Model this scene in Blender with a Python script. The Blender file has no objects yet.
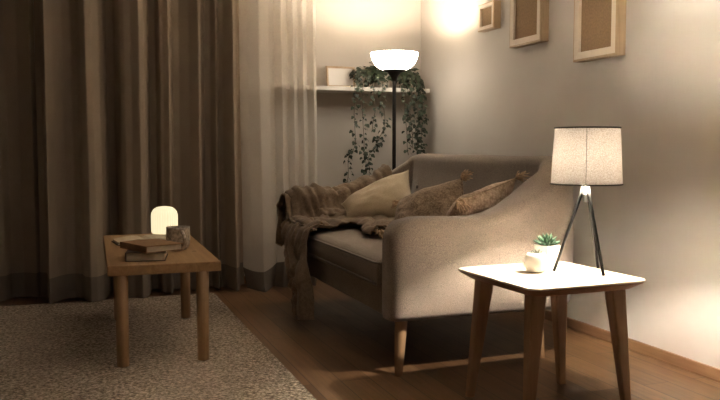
import bpy, bmesh, math, random
from mathutils import Vector, Matrix, noise
rnd = random.Random(7)
S = bpy.context.scene
COL = S.collection
PI = math.pi

# ------------------------------------------------------------------ materials
def mat(name):
    m = bpy.data.materials.new(name); m.use_nodes = True
    nt = m.node_tree
    return m, nt, nt.nodes['Principled BSDF']

def N(nt, kind, **kw):
    n = nt.nodes.new(kind)
    for k, v in kw.items():
        if k.startswith('_'): setattr(n, k[1:], v)
        else: n.inputs[k.replace('_', ' ')].default_value = v
    return n

def ramp(nt, fac, stops):
    r = nt.nodes.new('ShaderNodeValToRGB')
    el = r.color_ramp.elements
    while len(el) < len(stops): el.new(0.5)
    for e, (p, c) in zip(el, stops):
        e.position = p; e.color = (*c, 1)
    nt.links.new(fac, r.inputs[0])
    return r.outputs[0]

def bump(nt, b, height, strength, dist):
    bn = N(nt, 'ShaderNodeBump', Strength=strength, Distance=dist)
    nt.links.new(height, bn.inputs['Height'])
    nt.links.new(bn.outputs[0], b.inputs['Normal'])

def plain(name, col, rough=.6, metal=0, var=.12, scale=8, coords='Object'):
    m, nt, b = mat(name)
    tc = N(nt, 'ShaderNodeTexCoord')
    n = N(nt, 'ShaderNodeTexNoise', Scale=scale, Detail=4)
    nt.links.new(tc.outputs[coords], n.inputs['Vector'])
    c = ramp(nt, n.outputs['Fac'], [(.3, tuple(x*(1-var) for x in col)), (.7, tuple(min(1, x*(1+var)) for x in col))])
    nt.links.new(c, b.inputs['Base Color'])
    b.inputs['Roughness'].default_value = rough; b.inputs['Metallic'].default_value = metal
    return m

def fabric(name, a, c, scale=260, bmp=.4, rough=.95, sheen=.25, big=.15):
    """two-tone woven cloth: a fine thread speckle, slow blotches"""
    m, nt, b = mat(name)
    tc = N(nt, 'ShaderNodeTexCoord')
    n = N(nt, 'ShaderNodeTexNoise', Scale=scale, Detail=3, Roughness=.7)
    nt.links.new(tc.outputs['Object'], n.inputs['Vector'])
    cr = ramp(nt, n.outputs['Fac'], [(.36, a), (.64, c)])
    n2 = N(nt, 'ShaderNodeTexNoise', Scale=5, Detail=3)
    nt.links.new(tc.outputs['Object'], n2.inputs['Vector'])
    mx = N(nt, 'ShaderNodeMix', _data_type='RGBA', _blend_type='MULTIPLY')
    mx.inputs[0].default_value = 1
    nt.links.new(cr, mx.inputs[6])
    nt.links.new(ramp(nt, n2.outputs['Fac'], [(.3, (1-big,)*3), (.7, (1, 1, 1))]), mx.inputs[7])
    nt.links.new(mx.outputs[2], b.inputs['Base Color'])
    b.inputs['Roughness'].default_value = rough
    b.inputs['Sheen Weight'].default_value = sheen
    bump(nt, b, n.outputs['Fac'], bmp, .004)
    return m

def wood(name, dark, light, axis='Y', scale=1., rough=.45):
    m, nt, b = mat(name)
    tc = N(nt, 'ShaderNodeTexCoord')
    mp = N(nt, 'ShaderNodeMapping')
    s = {'X': (1.2, 22, 22), 'Y': (22, 1.2, 22), 'Z': (22, 22, 1.2)}[axis]
    mp.inputs['Scale'].default_value = tuple(x*scale for x in s)
    nt.links.new(tc.outputs['Object'], mp.inputs[0])
    n = N(nt, 'ShaderNodeTexNoise', Scale=1.6, Detail=6, Roughness=.6, Distortion=.6)
    nt.links.new(mp.outputs[0], n.inputs['Vector'])
    c = ramp(nt, n.outputs['Fac'], [(.28, dark), (.5, tuple((x+y)/2 for x, y in zip(dark, light))), (.72, light)])
    nt.links.new(c, b.inputs['Base Color'])
    b.inputs['Roughness'].default_value = rough
    bump(nt, b, n.outputs['Fac'], .08, .002)
    return m

def emit(name, col, strength, rib=0):
    m = bpy.data.materials.new(name); m.use_nodes = True
    nt = m.node_tree; nt.nodes.clear()
    o = nt.nodes.new('ShaderNodeOutputMaterial')
    e = N(nt, 'ShaderNodeEmission', Strength=strength); e.inputs[0].default_value = (*col, 1)
    d = nt.nodes.new('ShaderNodeBsdfPrincipled'); d.inputs['Base Color'].default_value = (.6, .56, .45, 1)
    d.inputs['Roughness'].default_value = .3
    a = nt.nodes.new('ShaderNodeAddShader')
    nt.links.new(e.outputs[0], a.inputs[0]); nt.links.new(d.outputs[0], a.inputs[1])
    nt.links.new(a.outputs[0], o.inputs[0])
    return m

def cloth_translucent(name, col, thin, transp, weave=0, col2=None):
    """hanging cloth that lets some light through; transp is the open share of the weave"""
    m = bpy.data.materials.new(name); m.use_nodes = True
    nt = m.node_tree; nt.nodes.clear()
    o = nt.nodes.new('ShaderNodeOutputMaterial')
    d = N(nt, 'ShaderNodeBsdfDiffuse'); t = N(nt, 'ShaderNodeBsdfTranslucent')
    tc = N(nt, 'ShaderNodeTexCoord')
    n = N(nt, 'ShaderNodeTexNoise', Scale=weave or 300, Detail=3, Roughness=.7)
    nt.links.new(tc.outputs['Object'], n.inputs['Vector'])
    c2 = col2 or tuple(x*.85 for x in col)
    c = ramp(nt, n.outputs['Fac'], [(.35, c2), (.65, col)])
    nt.links.new(c, d.inputs[0]); nt.links.new(c, t.inputs[0])
    m1 = N(nt, 'ShaderNodeMixShader', Fac=thin)
    nt.links.new(d.outputs[0], m1.inputs[1]); nt.links.new(t.outputs[0], m1.inputs[2])
    out = m1
    if transp:
        tr = N(nt, 'ShaderNodeBsdfTransparent')
        m2 = N(nt, 'ShaderNodeMixShader', Fac=transp)
        nt.links.new(m1.outputs[0], m2.inputs[1]); nt.links.new(tr.outputs[0], m2.inputs[2])
        out = m2
    nt.links.new(out.outputs[0], o.inputs[0])
    return m

def floor_mat():
    m, nt, b = mat('oak_planks')
    tc = N(nt, 'ShaderNodeTexCoord')
    mp = N(nt, 'ShaderNodeMapping'); mp.inputs['Rotation'].default_value = (0, 0, PI/2)
    nt.links.new(tc.outputs['Object'], mp.inputs[0])
    br = N(nt, 'ShaderNodeTexBrick', Scale=1.0, Mortar_Size=.0022, Mortar_Smooth=.3, Bias=0, Brick_Width=1.25, Row_Height=.125)
    br.offset = .37; br.inputs['Color1'].default_value = (.0, 0, 0, 1); br.inputs['Color2'].default_value = (1, 1, 1, 1)
    br.inputs['Mortar'].default_value = (.5, .5, .5, 1)
    nt.links.new(mp.outputs[0], br.inputs['Vector'])
    tone = ramp(nt, br.outputs['Color'], [(0, (.125, .062, .027)), (.5, (.178, .092, .042)), (1, (.24, .132, .064))])
    mg = N(nt, 'ShaderNodeMapping'); mg.inputs['Scale'].default_value = (30, 1.5, 1)
    nt.links.new(tc.outputs['Object'], mg.inputs[0])
    n = N(nt, 'ShaderNodeTexNoise', Scale=1.4, Detail=6, Roughness=.65, Distortion=.8)
    nt.links.new(mg.outputs[0], n.inputs['Vector'])
    g = ramp(nt, n.outputs['Fac'], [(.25, (.55, .52, .5)), (.6, (1, 1, 1))])
    mx = N(nt, 'ShaderNodeMix', _data_type='RGBA', _blend_type='MULTIPLY'); mx.inputs[0].default_value = 1
    nt.links.new(tone, mx.inputs[6]); nt.links.new(g, mx.inputs[7])
    m2 = N(nt, 'ShaderNodeMix', _data_type='RGBA'); m2.inputs[7].default_value = (.035, .018, .01, 1)
    nt.links.new(br.outputs['Fac'], m2.inputs[0]); nt.links.new(mx.outputs[2], m2.inputs[6])
    nt.links.new(m2.outputs[2], b.inputs['Base Color'])
    b.inputs['Roughness'].default_value = .36
    bump(nt, b, n.outputs['Fac'], .06, .002)
    return m

def rug_mat():
    m, nt, b = mat('heather_rug')
    tc = N(nt, 'ShaderNodeTexCoord')
    n = N(nt, 'ShaderNodeTexNoise', Scale=75, Detail=4, Roughness=.8)
    nt.links.new(tc.outputs['Object'], n.inputs['Vector'])
    c = ramp(nt, n.outputs['Fac'], [(.37, (.10, .072, .050)), (.5, (.38, .295, .215)), (.63, (.84, .70, .55))])
    nt.links.new(c, b.inputs['Base Color'])
    b.inputs['Roughness'].default_value = 1
    bump(nt, b, n.outputs['Fac'], 1, .012)
    return m

def knit_mat(name, a, c, scale=190, bmp=.5):
    m, nt, b = mat(name)
    tc = N(nt, 'ShaderNodeTexCoord')
    v = N(nt, 'ShaderNodeTexVoronoi', Scale=scale); nt.links.new(tc.outputs['Object'], v.inputs['Vector'])
    n = N(nt, 'ShaderNodeTexNoise', Scale=scale*.35, Detail=4); nt.links.new(tc.outputs['Object'], n.inputs['Vector'])
    ad = N(nt, 'ShaderNodeMath', _operation='MULTIPLY_ADD'); ad.inputs[1].default_value = .5
    nt.links.new(v.outputs['Distance'], ad.inputs[0]); nt.links.new(n.outputs['Fac'], ad.inputs[2])
    cr = ramp(nt, ad.outputs[0], [(.4, c), (1.0, a)])
    nt.links.new(cr, b.inputs['Base Color'])
    b.inputs['Roughness'].default_value = .95; b.inputs['Sheen Weight'].default_value = .15
    bump(nt, b, ad.outputs[0], bmp, .004)
    return m

M = dict(
    wall=plain('warm_grey_paint', (.60, .55, .49), .85, var=.03, scale=3),
    ceil=plain('ceiling_paint', (.80, .77, .73), .9, var=.02),
    floor=floor_mat(), rug=rug_mat(),
    base=wood('baseboard_wood', (.20, .10, .048), (.34, .19, .10), 'Y'),
    sofa=fabric('sofa_weave', (.148, .110, .079), (.375, .295, .228), 330, .35),
    sofa_seam=fabric('sofa_piping', (.15, .118, .092), (.30, .25, .205), 330, .3),
    leg=wood('sofa_leg_wood', (.34, .19, .09), (.50, .31, .165), 'Z'),
    oak_y=wood('oak_top', (.30, .165, .072), (.47, .285, .135), 'Y'),
    oak_z=wood('oak_leg', (.27, .145, .062), (.42, .245, .112), 'Z'),
    pale_top=wood('pale_ash_top', (.66, .55, .41), (.80, .70, .56), 'X', rough=.4),
    beech_z=wood('beech_leg', (.28, .15, .075), (.42, .25, .135), 'Z'),
    drape=cloth_translucent('taupe_drape', (.42, .332, .25), .12, 0),
    drape_hem=cloth_translucent('grey_hem_band', (.25, .205, .168), .08, 0),
    sheer=cloth_translucent('cream_voile', (.92, .84, .73), .35, .45),
    sheer_hem=cloth_translucent('voile_hem_band', (.19, .162, .135), .15, .04),
    blanket=knit_mat('knitted_throw', (.15, .100, .060), (.255, .175, .108)),
    fringe=plain('throw_fringe', (.46, .32, .20), .95),
    cushion=fabric('plain_cushion', (.47, .37, .245), (.58, .465, .32), 200, .25),
    boucle=knit_mat('brown_boucle', (.20, .135, .085), (.46, .335, .225), 120, .8),
    boucle2=knit_mat('rust_boucle', (.30, .195, .12), (.72, .54, .38), 100, .8),
    tassel=plain('tassel_yarn', (.60, .42, .27), .95, var=.3, scale=60),
    black=plain('black_metal', (.012, .011, .010), .35, .6),
    chrome=plain('brushed_steel', (.25, .245, .235), .35, 1),
    lamp_base=plain('lamp_black', (.02, .017, .015), .45, .2),
    bowl=emit('opal_glass', (1, .89, .74), 12.5),
    inner_blocker_white=plain('inner_blocker_white', (.75, .72, .66), .4, var=.01),
    dome=emit('ribbed_glow', (1, .87, .55), .82),
    shade=cloth_translucent('linen_shade', (.50, .455, .41), .22, 0, 260, (.29, .255, .225)),
    lining=cloth_translucent('shade_lining', (.70, .68, .64), .065, 0),
    shade_trim=plain('shade_trim', (.03, .025, .02), .8),
    bulb=emit('bulb_glow', (1, .90, .78), 5600),
    white=plain('white_paint', (.72, .67, .60), .5, var=.03),
    ceramic=plain('white_ceramic', (.78, .74, .67), .35, var=.03),
    soil=plain('soil', (.05, .035, .025), 1, var=.5, scale=80),
    ivy=plain('ivy_leaf', (.016, .026, .009), .6, var=.5, scale=14),
    stem=plain('ivy_stem', (.09, .075, .04), .7),
    terracotta=plain('plant_pot_glaze', (.55, .49, .42), .6),
    succ=plain('green_succulent', (.035, .085, .042), .45, var=.45, scale=40),
    succ_d=plain('grey_succulent', (.20, .21, .15), .5, var=.3, scale=40),
    frame=wood('frame_wood', (.42, .29, .17), (.56, .41, .26), 'Z', rough=.5),
    rim=plain('frame_pale_face', (.70, .60, .48), .6, var=.05),
    cork=plain('cork_backing', (.26, .165, .085), .9, var=.15, scale=90),
    blank=plain('blank_print', (.82, .77, .71), .7, var=.02),
    cover_brown=plain('brown_cloth_cover', (.30, .165, .075), .7, var=.1, scale=30),
    cover_dark=plain('dark_book_cover', (.075, .05, .034), .6),
    paper=plain('book_paper', (.66, .56, .42), .9, var=.08, scale=60),
    mug=plain('speckled_stoneware', (.46, .385, .31), .5, var=.5, scale=75),
    coffee=plain('dark_drink', (.03, .018, .01), .2),
)

# ------------------------------------------------------------------ mesh helpers
def tag(o, label=None, cat=None, group=None, kind=None):
    if label: o['label'] = label
    if cat: o['category'] = cat
    if group: o['group'] = group
    if kind: o['kind'] = kind
    return o

def obj(name, bm, m, parent=None, smooth=True, sub=0, bevel=0):
    me = bpy.data.meshes.new(name)
    bmesh.ops.recalc_face_normals(bm, faces=bm.faces)
    bm.to_mesh(me); bm.free()
    if m: me.materials.append(M[m] if isinstance(m, str) else m)
    if smooth:
        for p in me.polygons: p.use_smooth = True
    o = bpy.data.objects.new(name, me); COL.objects.link(o)
    if parent: o.parent = parent
    if bevel:
        b = o.modifiers.new('bevel', 'BEVEL'); b.width = bevel; b.segments = 3; b.limit_method = 'ANGLE'
        b.harden_normals = False
    if sub:
        s = o.modifiers.new('sub', 'SUBSURF'); s.levels = s.render_levels = sub
    return o

def empty(name, loc=(0, 0, 0), rz=0):
    o = bpy.data.objects.new(name, None); o.empty_display_size = .05
    o.location = loc; o.rotation_euler = (0, 0, rz); COL.objects.link(o)
    return o

def add_box(bm, x0, x1, y0, y1, z0, z1, M4=None):
    vs = [bm.verts.new((x, y, z)) for x in (x0, x1) for y in (y0, y1) for z in (z0, z1)]
    for f in ((0, 1, 3, 2), (4, 6, 7, 5), (0, 4, 5, 1), (2, 3, 7, 6), (0, 2, 6, 4), (1, 5, 7, 3)):
        bm.faces.new([vs[i] for i in f])
    if M4: bmesh.ops.transform(bm, matrix=M4, verts=vs)
    return vs

def box(*a, M4=None):
    bm = bmesh.new(); add_box(bm, *a, M4=M4); return bm

def add_loft(bm, rings, closed=True, cap=True):
    R = [[bm.verts.new(p) for p in r] for r in rings]
    n = len(R[0])
    for a, b in zip(R, R[1:]):
        for i in range(n if closed else n-1):
            j = (i+1) % n
            bm.faces.new((a[i], a[j], b[j], b[i]))
    if cap and closed:
        bm.faces.new(R[0][::-1]); bm.faces.new(R[-1])
    return R

def lathe(prof, n=40, bm=None, c=(0, 0, 0), ribs=0, amp=0):
    bm = bm or bmesh.new()
    rings = []
    for r, z in prof:
        rings.append([(c[0]+(r*(1+amp*math.cos(ribs*k*2*PI/n) if ribs else r))*math.cos(2*PI*k/n) if ribs else c[0]+r*math.cos(2*PI*k/n),
                       c[1]+(r*(1+amp*math.cos(ribs*k*2*PI/n)))*math.sin(2*PI*k/n) if ribs else c[1]+r*math.sin(2*PI*k/n),
                       c[2]+z) for k in range(n)])
    add_loft(bm, rings)
    return bm

def tube(pts, r, n=8, bm=None):
    bm = bm or bmesh.new()
    pts = [Vector(p) for p in pts]
    rs = r if isinstance(r, (list, tuple)) else [r]*len(pts)
    rings = []
    u = None
    for i, p in enumerate(pts):
        t = (pts[min(i+1, len(pts)-1)]-pts[max(i-1, 0)]).normalized()
        if u is None:
            u = t.orthogonal().normalized()
        u = (u-t*u.dot(t)).normalized()
        v = t.cross(u)
        rings.append([p+(u*math.cos(2*PI*k/n)+v*math.sin(2*PI*k/n))*rs[i] for k in range(n)])
    add_loft(bm, rings)
    return bm

def sstep(a, b, x):
    t = min(1, max(0, (x-a)/(b-a))); return t*t*(3-2*t)

def interp(tab, x):
    if x <= tab[0][0]: return tab[0][1]
    for (x0, y0), (x1, y1) in zip(tab, tab[1:]):
        if x <= x1: return y0+(y1-y0)*(x-x0)/(x1-x0)
    return tab[-1][1]

def sinterp(tab, x):
    if x <= tab[0][0]: return tab[0][1]
    for (x0, y0), (x1, y1) in zip(tab, tab[1:]):
        if x <= x1:
            t = (x-x0)/(x1-x0); t = t*t*(3-2*t)
            return y0+(y1-y0)*t
    return tab[-1][1]

def rrect(hx, hy, r, n=6):
    out = []
    for cx, cy, a0 in ((hx-r, hy-r, 0), (-hx+r, hy-r, PI/2), (-hx+r, -hy+r, PI), (hx-r, -hy+r, 1.5*PI)):
        for k in range(n+1):
            a = a0+PI/2*k/n
            out.append((cx+r*math.cos(a), cy+r*math.sin(a)))
    return out

# ------------------------------------------------------------------ the room
WX, WY, CZ = 2.45, 5.382, 2.62
def struct(name, bm, m, **k): return tag(obj(name, bm, m, smooth=False, **k), kind='structure')
struct('floor', box(-2.2, WX, -1.6, WY, -.05, 0), 'floor')
struct('wall_right', box(WX, WX+.12, -1.6, WY+.12, -.05, CZ), 'wall')
struct('wall_back', box(-2.2, WX, WY, WY+.12, -.05, CZ), 'wall')
struct('ceiling', box(-2.2, WX+.12, -1.6, WY+.12, CZ, CZ+.1), 'ceil')
struct('wall_left', box(-2.32, -2.2, -1.72, WY+.12, -.05, CZ), 'wall')
struct('wall_rear', box(-2.2, WX+.12, -1.72, -1.6, -.05, CZ), 'wall')
struct('baseboard_right', box(WX-.015, WX, -1.6, WY-.015, 0, .053), 'base', bevel=.004)
struct('baseboard_back', box(-2.2, WX, WY-.015, WY, 0, .053), 'base', bevel=.004)

# rug
bm = bmesh.new()
pl = rrect(1.2, 2.1, .03, 4)
add_loft(bm, [[(x*s, y*s, z) for x, y in pl] for s, z in ((1, 0), (1, .006), (.997, .010))])
o = obj('area_rug', bm, 'rug'); o.location = (-.367, 2.95, .0)
tag(o, 'beige heathered wool rug lying under the low oak table', 'rug')

# ------------------------------------------------------------------ curtains
def curtain(name, prof, y_wall, mat_main, mat_hem, label, seed, puddle=.0, lean=0, hem=.165):
    x0, x1 = prof[0][0], prof[-1][0]
    n = max(40, int((x1-x0)/.0045))
    zs = [.0125, .03, .07, .115, hem] + [hem+(CZ-.015-hem)*((k/22)**.9) for k in range(1, 23)]
    def P(x, z):
        f = 1-z/CZ
        d = sum(interp(prof, x+o)*w for o, w in ((-.004, .3), (0, .4), (.004, .3)))
        amp = .8+.5*f
        wob = noise.noise(Vector((x*3, z*.7, seed)))*.02*f
        xs = x+lean*(1-f)*(x-x0)/(x1-x0)+noise.noise(Vector((x*2.2, z*.5, seed+9)))*.018*f
        y = y_wall-d*2.1*amp-wob
        z0 = z
        if puddle:
            z = z+.035*math.sin(x*13+seed)*(z/hem if z < hem else math.exp(-(z-hem)/.3))
        if z0 < hem:
            q = (hem-z0)/hem
            y -= puddle*q*q*(.5+.5*math.sin(x*21+seed))
            xs += puddle*.35*q*math.sin(x*17+seed)
        return (xs, y, z)
    xs = [x0+(x1-x0)*k/n for k in range(n+1)]
    root = empty(name, ((x0+x1)/2, y_wall, 0))
    tag(root, label, 'curtain', 'curtains along the back wall')
    inv = Vector(root.location)
    for part, zz, mm in (('fabric_panel', [z for z in zs if z >= hem], mat_main), ('hem_band', [z for z in zs if z <= hem], mat_hem)):
        bm = bmesh.new()
        add_loft(bm, [[Vector(P(x, z))-inv for x in xs] for z in zz], closed=False)
        o = obj(part, bm, mm, root)
        if 'hem' in part: o['label'] = 'darker grey hem band'
    return root

dark = [(-1.25, .02), (-1.1, .09), (-1.0, .02), (-.88, .08), (-.76, .02), (-.64, .03), (-.529, .06), (-.422, .05), (-.395, .015), (-.324, .01), (-.245, .03), (-.222, .0)]
left = [(-.215, .01), (-.176, .02), (-.159, .12), (-.111, .085), (-.06, .055), (-.01, .05), (.03, .065), (.037, .10), (.07, .125), (.11, .12), (.15, .095), (.185, .05), (.199, 0), (.254, 0), (.262, .02)]
right = [(.253, .02), (.274, .07), (.30, .085), (.34, .09), (.387, .11), (.42, .095), (.45, .045), (.466, 0), (.514, 0), (.525, .05), (.55, .055), (.58, .075), (.598, .05), (.613, .015), (.66, .02), (.72, .04), (.77, .07), (.79, .06), (.808, .025), (.827, .005), (.869, .01), (.885, .05), (.897, .05), (.915, .015), (.95, .025), (.965, .07), (.985, .095), (1.01, .08), (1.035, .035), (1.047, .01), (1.083, 0)]
sheer = [(1.038, .02), (1.079, .05), (1.149, .07), (1.222, .05), (1.268, .03), (1.302, .06), (1.359, .03), (1.379, .06), (1.42, .04), (1.449, .06), (1.493, .03), (1.53, .05), (1.555, .04)]
curtain('drape', dark, 5.345, 'drape', 'drape_hem', 'darkest taupe drape at the left edge of the room, hanging in shadow', 1.3)
curtain('drape', left, 5.31, 'drape', 'drape_hem', 'taupe drape with two broad flat folds left of the low oak table', 4.1)
curtain('drape', right, 5.295, 'drape', 'drape_hem', 'taupe drape with many narrow folds behind the glowing dome lamp', 7.7)
curtain('sheer_curtain', sheer, 5.215, 'sheer', 'sheer_hem', 'pale see-through voile curtain in front of the left end of the shelf', 2.6, puddle=.075)

# ------------------------------------------------------------------ shelf and what stands on it
bm = box(1.33, 2.41, 5.13, WY, 1.345, 1.374)
tag(obj('wall_shelf', bm, 'white', smooth=False, bevel=.003), 'white floating shelf on the back wall holding the blank frame and the ivy', 'shelf')

def rect_frame(parent, w, h, border, depth, frame_mat, back_mat, rim_mat=None, recess=.012, sheet='backing'):
    """in the XZ plane, front towards -Y, centre at the base middle"""
    bm = bmesh.new()
    def ring(hx, hz0, hz1, y): return [(-hx, y, hz0), (hx, y, hz0), (hx, y, hz1), (-hx, y, hz1)]
    b = border
    add_loft(bm, [ring(w/2, 0, h, 0), ring(w/2, 0, h, -depth), ring(w/2-b*.25, b*.25, h-b*.25, -depth-.003)], cap=False)
    if not rim_mat:
        add_loft(bm, [ring(w/2-b*.25, b*.25, h-b*.25, -depth-.003), ring(w/2-b, b, h-b, -depth), ring(w/2-b, b, h-b, -depth+recess)], cap=False)
    bmesh.ops.remove_doubles(bm, verts=bm.verts, dist=1e-5)
    obj('frame_moulding', bm, frame_mat, parent, smooth=False)
    if rim_mat:
        bm = bmesh.new()
        add_loft(bm, [ring(w/2-b*.25, b*.25, h-b*.25, -depth-.003), ring(w/2-b, b, h-b, -depth-.001), ring(w/2-b, b, h-b, -depth+recess)], cap=False)
        o = obj('pale_inner_border', bm, rim_mat, parent, smooth=False); o['label'] = 'pale bare wood inner border'
    obj(sheet, box(-w/2+b, w/2-b, -depth+recess, -.004, b, h-b), back_mat, parent, smooth=False)

r = empty('tabletop_frame', (1.778, 5.262, 1.3745)); r.rotation_euler = (-.13, 0, .04)
tag(r, 'small pale wooden frame with a blank white sheet leaning on the white shelf', 'picture frame')
rect_frame(r, .215, .15, .014, .014, 'frame', 'blank', recess=.005, sheet='blank_sheet')

# ivy ---------------------------------------------------------------------------------------------
def leaf(bm, p, d, up, size):
    d = d.normalized(); s = d.cross(up)
    if s.length < .05: s = d.orthogonal()
    s.normalize(); nrm = s.cross(d).normalized()
    out = [(0, 0, 0), (.30, .05, .06), (.52, .30, -.02), (.36, .50, .07), (.30, .72, .04), (0, 1.08, -.12), (-.30, .72, .04), (-.36, .50, .07), (-.52, .30, -.02), (-.30, .05, .06)]
    c = bm.verts.new(p+d*size*.45)
    vs = [bm.verts.new(p+s*x*size+d*y*size+nrm*z*size) for x, y, z in out]
    for i in range(len(vs)): bm.faces.new((c, vs[i], vs[(i+1) % len(vs)]))

def vine(parent, pts, dens, size, width):
    # smooth the guide points
    P = [Vector(p) for p in pts]
    path = []
    for i in range(len(P)-1):
        p0, p1, p2, p3 = P[max(i-1, 0)], P[i], P[i+1], P[min(i+2, len(P)-1)]
        for k in range(8):
            t = k/8
            path.append(.5*((2*p1)+(p2-p0)*t+(2*p0-5*p1+4*p2-p3)*t*t+(3*p1-p0-3*p2+p3)*t**3))
    path.append(P[-1])
    path = [p+Vector((noise.noise(p*9)*.012, noise.noise(p*9+Vector((5, 1, 2)))*.01, 0)) for p in path]
    v = obj('vine', tube(path, .0022, 5), 'stem', parent)
    bm = bmesh.new()
    L = sum((b-a).length for a, b in zip(path, path[1:]))
    n = int(L*dens*1.5)
    for k in range(n):
        f = k/n*(len(path)-1); i = int(f)
        p = path[i].lerp(path[min(i+1, len(path)-1)], f-i)
        a = rnd.uniform(-PI, 0) if rnd.random() < .8 else rnd.uniform(0, PI)
        out = Vector((math.cos(a), math.sin(a), 0))
        q = p+out*rnd.uniform(.2, 1)*width+Vector((0, 0, rnd.uniform(-.01, .015)))
        q.y = min(q.y, 5.335)
        d = (out*.7+Vector((0, 0, -rnd.uniform(.4, 1.2))))
        leaf(bm, q, d, Vector((out.x*.6, out.y-.8, .5))+Vector((rnd.uniform(-.5, .5),)*3), size*rnd.uniform(.5, .9))
    obj('leaves', bm, 'ivy', v, smooth=False)

ivy = empty('trailing_ivy', (2.08, 5.235, 1.3745))
tag(ivy, 'trailing green ivy on the white shelf, its vines hanging down behind the floor lamp', 'plant')
obj('plant_pot', lathe([(.045, 0), (.05, .002), (.066, .085), (.07, .09), (.07, .10), (.063, .10), (.060, .09), (.001, .088)], 32), 'terracotta', ivy)
c = ivy.location
W = lambda *pts: [Vector(p)-c for p in pts]
IV = [
    (((2.06, 5.22, 1.47), (1.93, 5.16, 1.50), (1.84, 5.105, 1.42), (1.818, 5.085, 1.25), (1.825, 5.09, .97), (1.781, 5.09, .881), (1.766, 5.09, .70)), 62, .034, .030),
    (((2.06, 5.22, 1.47), (1.96, 5.15, 1.49), (1.885, 5.10, 1.38), (1.88, 5.085, 1.18), (1.885, 5.09, .95), (1.90, 5.09, .83), (1.885, 5.09, .72)), 62, .034, .026),
    (((2.07, 5.22, 1.47), (2.05, 5.14, 1.47), (2.02, 5.09, 1.36), (2.035, 5.085, 1.11), (1.974, 5.09, .97), (1.922, 5.09, .88), (1.937, 5.09, .70)), 80, .036, .032),
    (((2.07, 5.22, 1.46), (2.0, 5.13, 1.46), (1.96, 5.09, 1.36), (1.97, 5.085, 1.2), (1.945, 5.09, 1.06)), 50, .034, .025),
    (((2.10, 5.22, 1.46), (2.17, 5.16, 1.48), (2.19, 5.10, 1.40), (2.20, 5.085, 1.2), (2.219, 5.09, .90)), 75, .035, .028),
    (((2.10, 5.22, 1.46), (2.22, 5.15, 1.49), (2.25, 5.10, 1.39), (2.24, 5.085, 1.2), (2.257, 5.09, .95)), 100, .037, .032),
    (((2.10, 5.23, 1.47), (2.24, 5.18, 1.50), (2.30, 5.11, 1.43), (2.335, 5.09, 1.23), (2.325, 5.09, 1.05), (2.32, 5.09, .88)), 110, .038, .034),
    (((2.10, 5.23, 1.47), (2.22, 5.17, 1.52), (2.31, 5.12, 1.40), (2.30, 5.09, 1.2), (2.29, 5.09, .93)), 90, .036, .034),
]
for pts, dens, size, w in IV: vine(ivy, W(*pts), dens, size, w)
bm = bmesh.new()
for k in range(230):   # the leafy head of the plant over its pot
    lob = rnd.choice(((1.94, 5.21, 1.475, .085), (2.04, 5.2, 1.45, .085), (2.01, 5.19, 1.50, .06), (2.26, 5.215, 1.45, .085), (2.16, 5.21, 1.46, .07), (2.30, 5.21, 1.42, .07)))
    a = rnd.uniform(0, 2*PI); e = rnd.uniform(-.5, 1)
    d = Vector((math.cos(a)*math.cos(e), math.sin(a)*math.cos(e), math.sin(e)))
    p = Vector(lob[:3])+d*lob[3]*rnd.uniform(.4, 1)
    p.y = min(p.y, 5.32); p.z = max(p.z, 1.385)
    leaf(bm, p-c, d+Vector((0, 0, -.7)), Vector((0, -.6, .8)), .04*rnd.uniform(.7, 1.2))
obj('leafy_crown', bm, 'ivy', ivy, smooth=False)

# ------------------------------------------------------------------ floor lamp
fl = empty('floor_lamp', (1.978, 4.76, 0))
tag(fl, 'tall black floor lamp with a glowing white glass bowl in the corner behind the sofa', 'floor lamp')
obj('base', lathe([(.001, 0), (.13, 0), (.132, .006), (.125, .018), (.03, .026), (.016, .05)], 40), 'lamp_base', fl)
obj('pole', lathe([(.0125, .04), (.0125, 1.412), (.011, 1.417)], 20), 'lamp_base', fl)
obj('socket_cup', lathe([(r*.92, z-.030) for r, z in ((.013, 1.415), (.02, 1.425), (.03, 1.45), (.05, 1.47), (.082, 1.482), (.082, 1.489), (.03, 1.489))], 40), 'lamp_base', fl)
G = lambda prof: [(r*.92, 1.460+(z-1.488)*.90) for r, z in prof]
bw = obj('glass_bowl', lathe(G([(.05, 1.488), (.085, 1.488), (.115, 1.502), (.14, 1.526), (.157, 1.556), (.167, 1.588), (.171, 1.608), (.1685, 1.6085), (.1645, 1.588), (.1545, 1.557), (.138, 1.5285), (.1135, 1.505), (.085, 1.491), (.05, 1.491)]), 56), 'bowl', fl)
o = obj('bowl_inner_blocker', lathe(G([(.01, 1.492), (.085, 1.4925), (.1125, 1.507), (.1365, 1.530), (.153, 1.558), (.163, 1.588), (.1670, 1.607), (.166, 1.607), (.162, 1.588), (.152, 1.558), (.136, 1.531), (.112, 1.508), (.085, 1.4935), (.01, 1.493)]), 56), 'inner_blocker_white', bw)  # added opaque inner skin, keeps the glowing glass from shining upward

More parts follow.
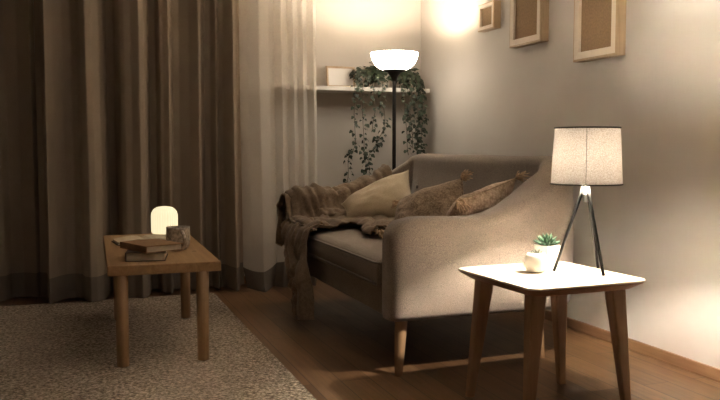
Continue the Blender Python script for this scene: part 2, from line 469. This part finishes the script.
# ------------------------------------------------------------------ sofa
sofa = empty('sofa', (1.65, 3.9, 0))
SL = Vector(sofa.location)
tag(sofa, 'grey-brown upholstered sofa with low curved arms and wooden legs along the right wall', 'sofa')
YN, YF, XF, XB, RC = 2.90, 4.62, 1.20, 2.14, .18
HT = [(1.20, .60), (1.215, .625), (1.24, .648), (1.30, .664), (1.40, .665), (1.50, .66), (1.56, .659), (1.63, .664), (1.71, .682), (1.81, .737), (1.913, .808), (1.98, .852), (2.04, .884), (2.09, .903), (2.12, .913), (2.14, .916)]
HF = HT[:6]+[(1.58, .672), (1.68, .705), (1.76, .735), (1.85, .792), (1.95, .852), (2.02, .886), (2.08, .904), (2.12, .913), (2.14, .916)]
def arm_h(x, far=False): return interp(HF if far else HT, x)
def tilt_at(x): return .05*sstep(1.6, 1.9, x)*(1-sstep(1.95, 2.12, x))
TA = .14
st = []   # station: x, y, inward normal, height, thickness, inner toe, squeeze
xs = [1.197, 1.201, 1.209, 1.222, 1.24, 1.27, 1.31]+[1.36+.075*k for k in range(9)]
for x in xs:
    sq = interp([(1.197, .45), (1.201, .68), (1.209, .84), (1.222, .94), (1.24, 1)], x)
    st.append((x, YN, (0, 1), arm_h(max(x, 1.2)), TA, TA, sq))
for k in range(1, 13):
    a = PI/2*k/12
    x, y = XB-RC+RC*math.sin(a), YN+RC-RC*math.cos(a)
    w = sstep(0, 1, k/12)
    st.append((x, y, (-math.sin(a), math.cos(a)), arm_h(x), TA+.015*w, TA+.09*w, 1))
for y in [YN+RC+.093*k for k in range(1, 8)]: st.append((XB, y, (-1, 0), .916+.004*math.sin(y*5), .15, .235, 1))
half = list(st)
for x, y, (nx, ny), h, t, tt, sq in reversed(half): st.append((x, YN+YF-y, (nx, -ny), arm_h(max(x, 1.2), True) if x < XB-.001 else h, t, tt, sq))
rings = []
for x, y, (nx, ny), h, t, toe, sq in st:
    ri = t/2
    pr = [(.03, .235), (.008, .243), (0, .262)]
    for k in range(1, 8): pr.append((-.012*math.sin(PI*k/8), .262+(h-ri-.262)*k/8))
    tl_ = tilt_at(x)
    pr = [(d, z if z < .3 else z-tl_/2*(z-.262)/(h-ri-.262)) for d, z in pr]
    for k in range(0, 15):
        a = PI-PI*k/14
        d = ri+ri*math.copysign(abs(math.cos(a))**.62, math.cos(a))
        pr.append((d, h-ri+ri*max(0, math.sin(a))**.62+tl_*(d/t-.5)))
    for k in range(1, 8): pr.append((t+(toe-t)*(k/8), h-ri+tl_/2+(.40-h+ri-tl_/2)*k/8))
    pr += [(toe, .40), (toe, .26), (toe-.02, .235)]
    mid = t/2
    rings.append([Vector((x+nx*(mid+(d-mid)*sq), y+ny*(mid+(d-mid)*sq), z if sq == 1 else .42+(z-.42)*(.93+.07*sq)))-SL for d, z in pr])
bm = bmesh.new(); add_loft(bm, rings)
obj('upholstered_shell', bm, 'sofa', sofa)
# rail and seat
obj('front_rail', box(1.222-SL.x, 1.30-SL.x, 3.0-SL.y, 4.52-SL.y, .235, .362), 'sofa', sofa, bevel=.012)
def cushion_mesh(x0, x1, y0, y1, z0, z1, crown):
    bm = bmesh.new()
    nx, ny = 26, 40
    ex, rr = .045, .045
    def top(u, v):
        x, y = x0+(x1-x0)*u, y0+(y1-y0)*v
        dd = min(x-x0, x1-x, y-y0, y1-y)
        e = 1-max(0, 1-dd/rr)**2
        return x, y, (z1-rr)+rr*math.sqrt(max(0, e))+crown*(math.sin(PI*u)*math.sin(PI*v))**.5 if dd > 0 else z1-rr
    us = [0, .008, .02, .04, .06]+[.08+.84*k/(nx-10) for k in range(nx-9)]+[.94, .96, .98, .992, 1]
    vs = [0, .004, .01, .02, .03]+[.045+.91*k/(ny-10) for k in range(ny-9)]+[.97, .98, .99, .996, 1]
    g = [[bm.verts.new(top(u, v)) for v in vs] for u in us]
    lo = [[bm.verts.new((x0+(x1-x0)*u, y0+(y1-y0)*v, z0)) for v in vs] for u in us]
    for i in range(len(us)-1):
        for j in range(len(vs)-1):
            bm.faces.new((g[i][j], g[i+1][j], g[i+1][j+1], g[i][j+1]))
            bm.faces.new((lo[i][j], lo[i][j+1], lo[i+1][j+1], lo[i+1][j]))
    for i in range(len(us)-1):
        for j in (0, len(vs)-1): bm.faces.new((g[i][j], g[i+1][j], lo[i+1][j], lo[i][j]))
    for j in range(len(vs)-1):
        for i in (0, len(us)-1): bm.faces.new((g[i][j], g[i][j+1], lo[i][j+1], lo[i][j]))
    return bm
bm = cushion_mesh(1.192, 1.895, 3.048, 4.472, .364, .478, .022)
bmesh.ops.translate(bm, verts=bm.verts, vec=-SL)
sc = obj('seat_cushion', bm, 'sofa', sofa)
for z in (.463, .374):
    rr = rrect((1.895-1.192)/2+.001, (4.472-3.048)/2+.001, .03, 4)
    pts = [Vector((1.5435+x, 3.76+y, z))-SL for x, y in rr]; pts.append(pts[0])
    obj('piping', tube(pts, .005, 6), 'sofa_seam', sc)
bm = bmesh.new()
add_box(bm, 1.28-SL.x, 2.0-SL.x, 3.0-SL.y, 4.52-SL.y, .25, .36); obj('seat_deck', bm, 'sofa', sofa, smooth=False)
def sofa_leg(x, y, sx, sy):
    rg = []
    for z, r in ((0, .014), (.004, .0165), (.10, .0215), (.22, .027), (.247, .028)):
        f = z/.25
        cx, cy = x+sx*.022*(f), y+sy*.022*f
        rg.append([Vector((cx+r*math.cos(2*PI*k/24), cy+r*math.sin(2*PI*k/24), z))-SL for k in range(24)])
    bm = bmesh.new(); add_loft(bm, rg)
    obj('leg', bm, 'leg', sofa)
for x, y, sx, sy in ((1.25, 2.955, 1, 1), (1.975, 3.0, -1, 1), (1.25, 4.565, 1, -1), (1.985, 4.52, -1, -1)): sofa_leg(x, y, sx, sy)
for y, z in ((3.17, .715), (3.77, .72), (4.36, .715)):
    bm = bmesh.new()
    t = (z-.40)/(.916-.075-.40); dx = 2.14-(.235+(.15-.235)*t)
    bmesh.ops.create_uvsphere(bm, u_segments=16, v_segments=8, radius=.014, matrix=Matrix.Translation(Vector((dx-.001, y, z))-SL) @ Matrix.Diagonal((.5, 1, 1, 1)))
    obj('button', bm, 'sofa_seam', sofa)

# ------------------------------------------------------------------ cushions on the sofa
def tassel(parent, p, d, size, m):
    bm = bmesh.new()
    d = Vector(d).normalized(); p = Vector(p)
    for k in range(46):
        q = Vector((rnd.gauss(0, 1), rnd.gauss(0, 1), rnd.gauss(0, 1))).normalized()
        e = (d*1.0+q*.75+Vector((0, 0, -.25)))*size*rnd.uniform(.5, .9)
        mid = p+e*.5+q*size*.12
        tube([p, mid, p+e+Vector((0, 0, -.15*size))], [.0022, .0026, .0018], 4, bm)
    obj('corner_tassel', bm, m, parent)

def pillow(name, corners, thick, m, label, seed, tassels=(), wr=.012, tm='tassel', pinch=.09):
    """corners A B C D (top-left, top-right, bottom-right, bottom-left)"""
    A, B, Cc, D = [Vector(c) for c in corners]
    ctr = (A+B+Cc+D)/4
    root = empty(name, (ctr.x, ctr.y, min(A.z, B.z, Cc.z, D.z)))
    o0 = Vector(root.location)
    nrm = (B-D).cross(A-Cc).normalized()
    if nrm.x > 0: nrm = -nrm
    n = 30
    bm = bmesh.new()
    def P(u, v, side):
        pu = u*(1-pinch*(1-v*v)**1.0*abs(u)); pv = v*(1-pinch*(1-u*u)**1.0*abs(v))
        s, t = (pu+1)/2, (pv+1)/2
        base = D.lerp(Cc, s).lerp(A.lerp(B, s), t)
        e = max(0, (1-u**4))*max(0, (1-v**4))
        h = thick/2*(e**.55)*(.55+.45*(1-u*u*.6)*(1-v*v*.6))
        w = noise.noise(Vector((u*1.7+seed, v*1.7, side)))*wr*2*e+noise.noise(Vector((u*5+seed, v*5, side*3)))*wr*.7*e
        return base+nrm*side*(h+w)-o0
    def f(k): return math.sin((k/n*2-1)*PI/2)
    gs = {}
    for side in (1, -1):
        for i in range(n+1):
            for j in range(n+1):
                edge = i in (0, n) or j in (0, n)
                if side == -1 and edge: gs[side, i, j] = gs[1, i, j]
                else: gs[side, i, j] = bm.verts.new(P(f(i), f(j), side if not edge else 1))
    for side in (1, -1):
        for i in range(n):
            for j in range(n):
                bm.faces.new((gs[side, i, j], gs[side, i+1, j], gs[side, i+1, j+1], gs[side, i, j+1]))
    cv = obj('cover', bm, m, root)
    bm = None
    edge = [P(f(i), -1, 1) for i in range(n+1)]+[P(1, f(i), 1) for i in range(1, n+1)]+[P(f(i), 1, 1) for i in range(n-1, -1, -1)]+[P(-1, f(i), 1) for i in range(n-1, -1, -1)]
    obj('seam', tube(edge, .0035, 6), m, root)
    for k in tassels:
        c = (A, B, Cc, D)[k]
        d = (c-ctr).normalized()
        if seed == 6.1 and k == 0: d = Vector((.15, -.95, -.12))
        tassel(root, c-o0, d, .048, tm)
    tag(root, label, 'cushion', 'scatter cushions on the sofa')
    return root

pillow('throw_pillow', ((1.49, 4.40, .615), (1.90, 4.35, .815), (1.84, 4.04, .55), (1.46, 4.24, .525)), .21, 'cushion', 'plain beige cushion without tassels leaning beside the throw blanket', 1.0)
pillow('throw_pillow', ((1.60, 3.78, .66), (1.76, 3.38, .805), (1.70, 3.20, .52), (1.48, 3.58, .515)), .18, 'boucle', 'rounded brown textured cushion in the middle of the three sofa cushions', 3.3, (0, 1, 2, 3), pinch=.02)
pillow('throw_pillow', ((1.58, 3.07, .718), (1.895, 3.10, .815), (1.88, 3.30, .515), (1.55, 3.28, .512)), .14, 'boucle2', 'tasselled brown cushion lying against the near arm of the sofa', 6.1, (0, 1, 2, 3), pinch=.04)

# ------------------------------------------------------------------ throw blanket
bl = empty('throw_blanket', (1.5, 4.5, 0))
BL = Vector(bl.location)
tag(bl, 'crumpled brown knitted throw over the far sofa arm, trailing down to the floor', 'blanket')
def ridge(p, s=1): return 1-abs(noise.noise(p))*2
def wrinkle(p, a, fr):
    q = Vector((p[0]*fr[0], p[1]*fr[1], p[2]*fr[2]))
    q += Vector((noise.noise(Vector(p)*4), noise.noise(Vector(p)*4+Vector((7, 1, 3))), 0))*.9
    return a*(ridge(q)*1.0+ridge(q*2.1+Vector((3, 9, 1)))*.5+noise.noise(q*4.5)*.25)
def sheet(name, rows, amp, parent, m='blanket', flip=1, fr=(9, 3, 3)):
    """rows of points -> wrinkled cloth; the wrinkles only push outward"""
    nr, nc = len(rows), len(rows[0])
    G = [[Vector(p) for p in r] for r in rows]
    bm = bmesh.new(); V = []
    for i in range(nr):
        R = []
        for j in range(nc):
            a = (G[min(i+1, nr-1)][j]-G[max(i-1, 0)][j])*flip; b = G[i][min(j+1, nc-1)]-G[i][max(j-1, 0)]
            nn = a.cross(b)
            nn = nn.normalized() if nn.length > 1e-9 else Vector((0, 0, 1))
            p = G[i][j]
            R.append(bm.verts.new(p+nn*max(0, .012+wrinkle(p, amp, fr))-BL))
        V.append(R)
    for i in range(nr-1):
        for j in range(nc-1): bm.faces.new((V[i][j], V[i][j+1], V[i+1][j+1], V[i+1][j]))
    o = obj(name, bm, m, parent)
    s = o.modifiers.new('thick', 'SOLIDIFY'); s.thickness = .007; s.offset = 1
    return o
def poly(pts, n):
    P = [Vector(p) for p in pts]; L = [0]
    for a, b in zip(P, P[1:]): L.append(L[-1]+(b-a).length)
    out = []
    for k in range(n+1):
        d = L[-1]*k/n
        for i in range(len(P)-1):
            if d <= L[i+1]+1e-9:
                out.append(P[i].lerp(P[i+1], (d-L[i])/max(1e-9, L[i+1]-L[i]))); break
    return out
ZS = .502
rows = []
for k in range(101):
    x = 1.165+(1.85-1.165)*k/100
    h = arm_h(max(1.24, x), True)+.008 if x > 1.2 else .655
    ye = interp([(1.165, 3.93), (1.24, 4.0), (1.45, 4.10), (1.6, 4.15), (1.97, 4.25)], x)+.02*math.sin(x*31)
    yo = YF+.012
    if x > 1.85: yo = YN+YF-(YN+RC-math.sqrt(max(0, RC*RC-(x-(XB-RC))**2)))+.012
    hang = interp([(1.165, .36), (1.35, .40), (1.6, .50), (1.97, .62)], x)+.02*math.sin(x*40)
    pts = [(x-.012, yo+.02, hang), (x, yo+.008, h-.07), (x, yo-.02, h-.015), (x, yo-.065, h+.012), (x, yo-.125, h+.0), (x, yo-.158, h-.06), (x, yo-.17, ZS+.07), (x, yo-.215, ZS+.015), (x, yo-.28, ZS), (x, ye, ZS-.006)]
    if x < 1.21: pts = [(a, b, c-.012) for a, b, c in pts]
    rows.append(poly(pts, 110))
sheet('draped_body', rows, .028, bl, flip=-1, fr=(8, 2.4, 2.4))
# the tail over the seat edge down to the floor
rows = []
ctrl = [(1.30, .505, 3.99, 4.48), (1.215, .503, 3.98, 4.47), (1.178, .487, 3.96, 4.46), (1.163, .45, 3.95, 4.42), (1.165, .36, 3.93, 4.28), (1.17, .25, 3.91, 4.17), (1.172, .17, 3.88, 4.09), (1.17, .10, 3.87, 4.08), (1.168, .055, 3.86, 4.08)]
dense = []
for i in range(len(ctrl)-1):
    for k in range(8): dense.append([a+(b-a)*k/8 for a, b in zip(ctrl[i], ctrl[i+1])])
dense.append(list(ctrl[-1]))
for x, z, y0, y1 in dense:
    g = sstep(.47, .2, z)
    r = []
    for j in range(81):
        v = j/80
        fold = (math.sin(v*PI*7+1)*.022+math.sin(v*PI*3)*.02)*g*(1 if z > .02 else .3)
        r.append((x-.004-fold*.9-.02*g, y1+(y0-y1)*v, max(z, .004)))
    rows.append(r)
sheet('hanging_tail', rows, .018, bl, fr=(2, 13, 1.6))
# a loose strand along the seat that ends in a fringe
rows = []
for k in range(71):
    t = k/70
    cx = 1.62+(1.47-1.62)*t+.03*math.sin(t*5); cy = 4.22+(3.64-4.22)*t
    w = .14*(1-t)+.05+.012*math.sin(t*23)
    dx, dy = .95, .3
    row = []
    for j in range(29):
        v = j/28*2-1
        row.append((cx+dx*w*v, cy+dy*w*v, ZS+.008+.018*math.sqrt(max(0, 1-v*v))*(1+.4*math.sin(v*9+t*4))))
    rows.append(row)
sheet('loose_end', rows, .012, bl, fr=(13, 4, 8))
bm = bmesh.new()
for k in range(60):
    j = rnd.uniform(-1, 1)
    p = Vector((1.47+.055*j, 3.645+.02*j, ZS+.012+rnd.uniform(0, .02)))
    e = Vector((.35*j+rnd.gauss(0, .2), -1, rnd.uniform(-.05, .35))).normalized()*rnd.uniform(.035, .07)
    q = p+e; q.z = max(q.z-.015, ZS+.004)
    tube([p-BL, p+e*.5+Vector((0, 0, .006))-BL, q-BL], [.003, .0032, .002], 4, bm)
obj('fringe', bm, 'fringe', bl)

# ------------------------------------------------------------------ low oak table
ct = empty('coffee_table', (.368, 4.03, 0), -.018)
CT = Vector(ct.location)
tag(ct, 'low oak table with four round legs standing on the beige rug', 'coffee table')
obj('tabletop', box(-.238, .240, -.60, .65, .407, .45), 'oak_y', ct, smooth=False, bevel=.004)
for x, y in ((-.182, -.571), (.161, -.575), (-.165, .40), (.186, .33)):
    obj('leg', lathe([(.001, .0104), (.024, .0104), (.026, .014), (.028, .41)], 28, c=(x, y, 0)), 'oak_z', ct)
bm = bmesh.new()
bmesh.ops.create_circle(bm, cap_ends=True, radius=.011, segments=16, matrix=Matrix.Translation((.17, -.22, .4508)) @ Matrix.Diagonal((1, .9, 1, 1)))
o = obj('wood_knot', bm, 'cover_dark', ct); o['label'] = 'dark knot in the oak top'

def book(name, x0, x1, y0, y1, t, loc, rz, cover, label, group='books on the low oak table'):
    r = empty(name, loc, rz)
    tag(r, label, 'book', group)
    c = .003
    bm = bmesh.new()
    add_box(bm, x0, x1, y0, y1, 0, c); add_box(bm, x0, x1, y0, y1, t-c, t); add_box(bm, x0, x0+c*1.5, y0, y1, c, t-c)
    obj('cover', bm, cover, r, smooth=False)
    obj('pages', box(x0+c*1.5, x1-.005, y0+.005, y1-.005, c, t-c), 'paper', r, smooth=False)
    return r
book('hardback_book', 0, .172, -.11, .11, .040, (.216, 3.66, .4503), -.16, 'cover_dark', 'dark-covered book with pale pages, lowest of the two stacked books')
book('hardback_book', -.09, .09, -.125, .125, .030, (.318, 3.65, .4906), .40, 'cover_brown', 'brown cloth-covered book lying askew on top of the dark book')
# open book
ob = empty('open_book', (.34, 4.27, .4503), .12)
tag(ob, 'open book with pale pages lying face up behind the two stacked books', 'book', 'books on the low oak table')
obj('cover', box(-.155, .155, -.10, .10, 0, .004), 'cover_dark', ob, smooth=False)
for s in (-1, 1):
    sec = [(0, .004), (0, .015), (.02*s, .026), (.05*s, .028), (.10*s, .023), (.148*s, .014), (.150*s, .004)]
    bm = bmesh.new(); add_loft(bm, [[(x, y, z) for x, z in sec] for y in (-.095, .095)])
    obj('pages', bm, 'paper', ob, smooth=False)
# mug
mg = empty('mug', (.470, 3.90, .4503), -1.35)
K = 1.2
tag(mg, 'speckled grey-brown stoneware mug beside the stacked books', 'mug')
obj('cup', lathe([(r*K, z*K) for r, z in ((.001, .0), (.030, 0), (.038, .005), (.046, .022), (.049, .045), (.0475, .085), (.0475, .094), (.0445, .094), (.0445, .08), (.045, .045), (.040, .02), (.001, .012))], 40), 'mug', mg)
pts = [((.045+.03*math.sin(PI*k/12))*K, 0, (.078-.056*k/12)*K) for k in range(13)]
obj('handle', tube(pts, .009, 10), 'mug', mg)
obj('drink', lathe([(r*K, z*K) for r, z in ((.001, .07), (.044, .07), (.044, .0705), (.001, .0705))], 32), 'coffee', mg)
# dome lamp
dl = empty('dome_lamp', (.476, 4.58, .4503))
tag(dl, 'small glowing ribbed dome lamp at the far end of the low oak table', 'table lamp')
obj('base', lathe([(.001, 0), (.066, 0), (.068, .006), (.066, .012), (.001, .012)], 48), 'white', dl)
pr = [(.060, .012), (.071, .014), (.0745, .03), (.0745, .112)]
for k in range(1, 9):
    a = PI/2*k/8; pr.append((.0745-.05*(1-math.cos(a)), .112+.052*math.sin(a)))
pr += [(.012, .1665), (.001, .167)]
def ribbed(prof, n, ribs, amp):
    bm = bmesh.new()
    add_loft(bm, [[(r*(1+amp*math.cos(ribs*2*PI*k/n))*math.cos(2*PI*k/n), r*(1+amp*math.cos(ribs*2*PI*k/n))*math.sin(2*PI*k/n), z) for k in range(n)] for r, z in prof])
    return bm
obj('glass_dome', ribbed(pr, 192, 32, .010), 'dome', dl)

# ------------------------------------------------------------------ side table
TZ = .49
stb = empty('side_table', (1.624, 2.433, 0), .045)
tag(stb, 'square side table with a pale top and splayed tapered legs beside the near sofa arm', 'side table')
bm = bmesh.new()
hx, hy = .249, .258
lv = [(hx-.035, TZ-.034, .045), (hx-.003, TZ-.012, .05), (hx, TZ-.008, .05)]
add_loft(bm, [[(x, y, z) for x, y in rrect(hx-e, hy-e, .05)] for e, z in ((.036, TZ-.034), (.004, TZ-.012), (0, TZ-.007))])
o = obj('chamfered_underside', bm, 'beech_z', stb, smooth=False); o['label'] = 'brown chamfered wooden rim'
bm = bmesh.new()
add_loft(bm, [[(x, y, z) for x, y in rrect(hx-e, hy-e, .05)] for e, z in ((0, TZ-.0068), (0, TZ-.0015), (.0015, TZ))])
o = obj('tabletop', bm, 'pale_top', stb, smooth=False); o['label'] = 'pale wooden top'
for sx, sy in ((-1, -1), (1, -1), (-1, 1), (1, 1)):
    tx, ty, fx, fy = sx*.168, sy*.162, sx*.212, sy*.19
    rg = []
    for z, hw in ((0, .0155), (TZ-.03, .031)):
        f = z/(TZ-.03); cx, cy = fx+(tx-fx)*f, fy+(ty-fy)*f
        rg.append([(cx+a, cy+b, z) for a, b in rrect(hw, hw*.8, .006, 3)])
    bm = bmesh.new(); add_loft(bm, rg)
    obj('leg', bm, 'beech_z', stb, smooth=False)

# tripod lamp
tl = empty('tripod_lamp', (1.763, 2.404, TZ+.0004))
tag(tl, 'table lamp with black tripod legs and a linen drum shade on the side table', 'table lamp')
feet = [(-.098, .052), (.004, -.105), (.102, .056)]
for fx, fy in feet:
    obj('leg', tube([(fx, fy, .0035), (fx*.17, fy*.17, .285), (fx*.06, fy*.06, .335)], [.0055, .0062, .0062], 10), 'black', tl)
obj('hub', lathe([(.001, .262), (.009, .262), (.012, .268), (.013, .30), (.010, .305), (.009, .345), (.001, .345)], 24), 'chrome', tl)
sh_ = obj('lamp_shade', None or lathe([(.127, .328), (.116, .533)], 64), 'shade', tl)
bm = bmesh.new(); bm.from_mesh(sh_.data)
bmesh.ops.delete(bm, geom=[f for f in bm.faces if len(f.verts) > 4], context='FACES_ONLY'); bm.to_mesh(sh_.data); bm.free()
ln = obj('shade_lining', lathe([(.1255, .329), (.1145, .532)], 64), 'lining', tl)
bm = bmesh.new(); bm.from_mesh(ln.data)
bmesh.ops.delete(bm, geom=[f for f in bm.faces if len(f.verts) > 4], context='FACES_ONLY'); bm.to_mesh(ln.data); bm.free()
a = math.atan2(-.80, -.60)
obj('lampshade_line', tube([(.1275*math.cos(a), .1275*math.sin(a), .329), (.1165*math.cos(a), .1165*math.sin(a), .532)], .0009, 6), 'shade_trim', tl)  # thin dark upright line on the lampshade, facing the camera
for r, z in ((.1272, .328), (.1162, .533)):
    pts = [(r*math.cos(2*PI*k/64), r*math.sin(2*PI*k/64), z) for k in range(65)]
    o = obj('shade_trim', tube(pts, .0028, 6), 'shade_trim', tl); o['label'] = 'dark trim ring of the shade'
bm = bmesh.new()
for k in range(3):
    a = 2*PI*k/3+.5; tube([(0, 0, .345), (.126*math.cos(a), .126*math.sin(a), .332)], .0016, 6, bm)
obj('shade_spider', bm, 'chrome', tl)
obj('bulb', lathe([(.001, .405), (.008, .406), (.014, .412), (.018, .420), (.0195, .428), (.0175, .437), (.011, .443), (.001, .445)], 24), 'bulb', tl)
obj('bulb_socket', lathe([(.001, .34), (.020, .34), (.024, .35), (.026, .398), (.008, .406), (.001, .406)], 24), 'black', tl)

# succulents
def rosette(bm, n, r, z, size, tilt):
    for k in range(n):
        a = 2*PI*k/n+z*40
        d = Vector((math.cos(a)*math.cos(tilt), math.sin(a)*math.cos(tilt), math.sin(tilt)))
        s = Vector((-math.sin(a), math.cos(a), 0)); up = d.cross(s)*-1
        p = Vector((math.cos(a)*r, math.sin(a)*r, z))
        rg = []
        for f, w, h in ((0, .18, .10), (.3, .34, .13), (.6, .38, .12), (.85, .2, .07), (1, .03, .02)):
            q = p+d*size*f+Vector((0, 0, .18*size*f*f))
            rg.append([q+s*w*size*math.cos(t)*.55+up*h*size*math.sin(t) for t in [2*PI*i/8 for i in range(8)]])
        add_loft(bm, rg)
sp = empty('succulent', (1.597, 2.47, TZ+.0004))
tag(sp, 'round white ceramic pot with a small greyish succulent, in front of the taller pot', 'potted plant', 'succulents on the side table')
obj('pot', lathe([(.001, 0), (.022, 0), (.032, .006), (.041, .022), (.044, .04), (.040, .06), (.030, .074), (.027, .074), (.034, .06), (.034, .055), (.001, .054)], 40), 'ceramic', sp)
obj('soil', lathe([(.001, .0545), (.033, .0545), (.031, .062), (.001, .064)], 24), 'soil', sp)
bm = bmesh.new(); rosette(bm, 8, .006, .064, .026, .35); rosette(bm, 5, .003, .068, .02, .9); obj('rosette', bm, 'succ_d', sp)
sp = empty('succulent', (1.712, 2.575, TZ+.0004), .3)
tag(sp, 'taller square white pot with a bright green succulent rosette behind the round pot', 'potted plant', 'succulents on the side table')
bm = bmesh.new()
add_loft(bm, [[(x, y, z) for x, y in rrect(h, h, .01, 4)] for h, z in ((.031, 0), (.033, .003), (.038, .083), (.038, .085), (.034, .085), (.033, .072))])
obj('pot', bm, 'ceramic', sp, smooth=False)
bm = bmesh.new(); rosette(bm, 11, .012, .085, .042, .22); rosette(bm, 9, .008, .091, .038, .6); rosette(bm, 6, .003, .097, .032, 1.05); obj('rosette', bm, 'succ', sp)

# ------------------------------------------------------------------ frames on the right wall
def wall_frame(y0, y1, z0, h, b, label):
    r = empty('wall_frame', (WX-.0005, (y0+y1)/2, z0), -PI/2)
    tag(r, label, 'picture frame', 'frames on the right wall')
    rect_frame(r, y1-y0, h, b, .048, 'frame', 'cork', 'rim', .014, 'cork_panel')
wall_frame(3.060, 3.405, 1.386, .50, .045, 'largest wooden box frame with a cork panel, nearest of the three on the right wall')
wall_frame(3.700, 4.030, 1.532, .46, .042, 'middle wooden box frame with a cork panel of the three on the right wall')
wall_frame(4.215, 4.412, 1.677, .165, .026, 'smallest wooden box frame, farthest and highest of the three on the right wall')

# ------------------------------------------------------------------ light
def lamp(name, loc, e, col, r, parent=None):
    l = bpy.data.lights.new(name, 'POINT'); l.energy = e; l.color = col; l.shadow_soft_size = r
    o = bpy.data.objects.new(name, l); o.location = loc; COL.objects.link(o)
    if parent: o.parent = parent
    return o
WARM = (1, .86, .70)
lamp('floor_lamp_light', (0, 0, 1.486), 26, WARM, .025, fl)
S.world = bpy.data.worlds.new('world'); S.world.use_nodes = True
bg = S.world.node_tree.nodes['Background']
bg.inputs[0].default_value = (1, .80, .60, 1); bg.inputs[1].default_value = .10

# ------------------------------------------------------------------ camera
cam = bpy.data.cameras.new('camera'); cam.sensor_width = 36; cam.lens = 39; cam.clip_start = .05
co = bpy.data.objects.new('camera', cam); COL.objects.link(co)
co.location = (0, 0, .95)
co.rotation_euler = (PI/2-math.radians(3.814), 0, -math.radians(20.063))
S.camera = co
S.cycles.sample_clamp_indirect = 0   # keep the full glow of the white shade lining
S.view_settings.view_transform = 'Standard'; S.view_settings.look = 'None'
S.view_settings.gamma = 1; S.view_settings.exposure = .22; S.view_settings.use_curve_mapping = False
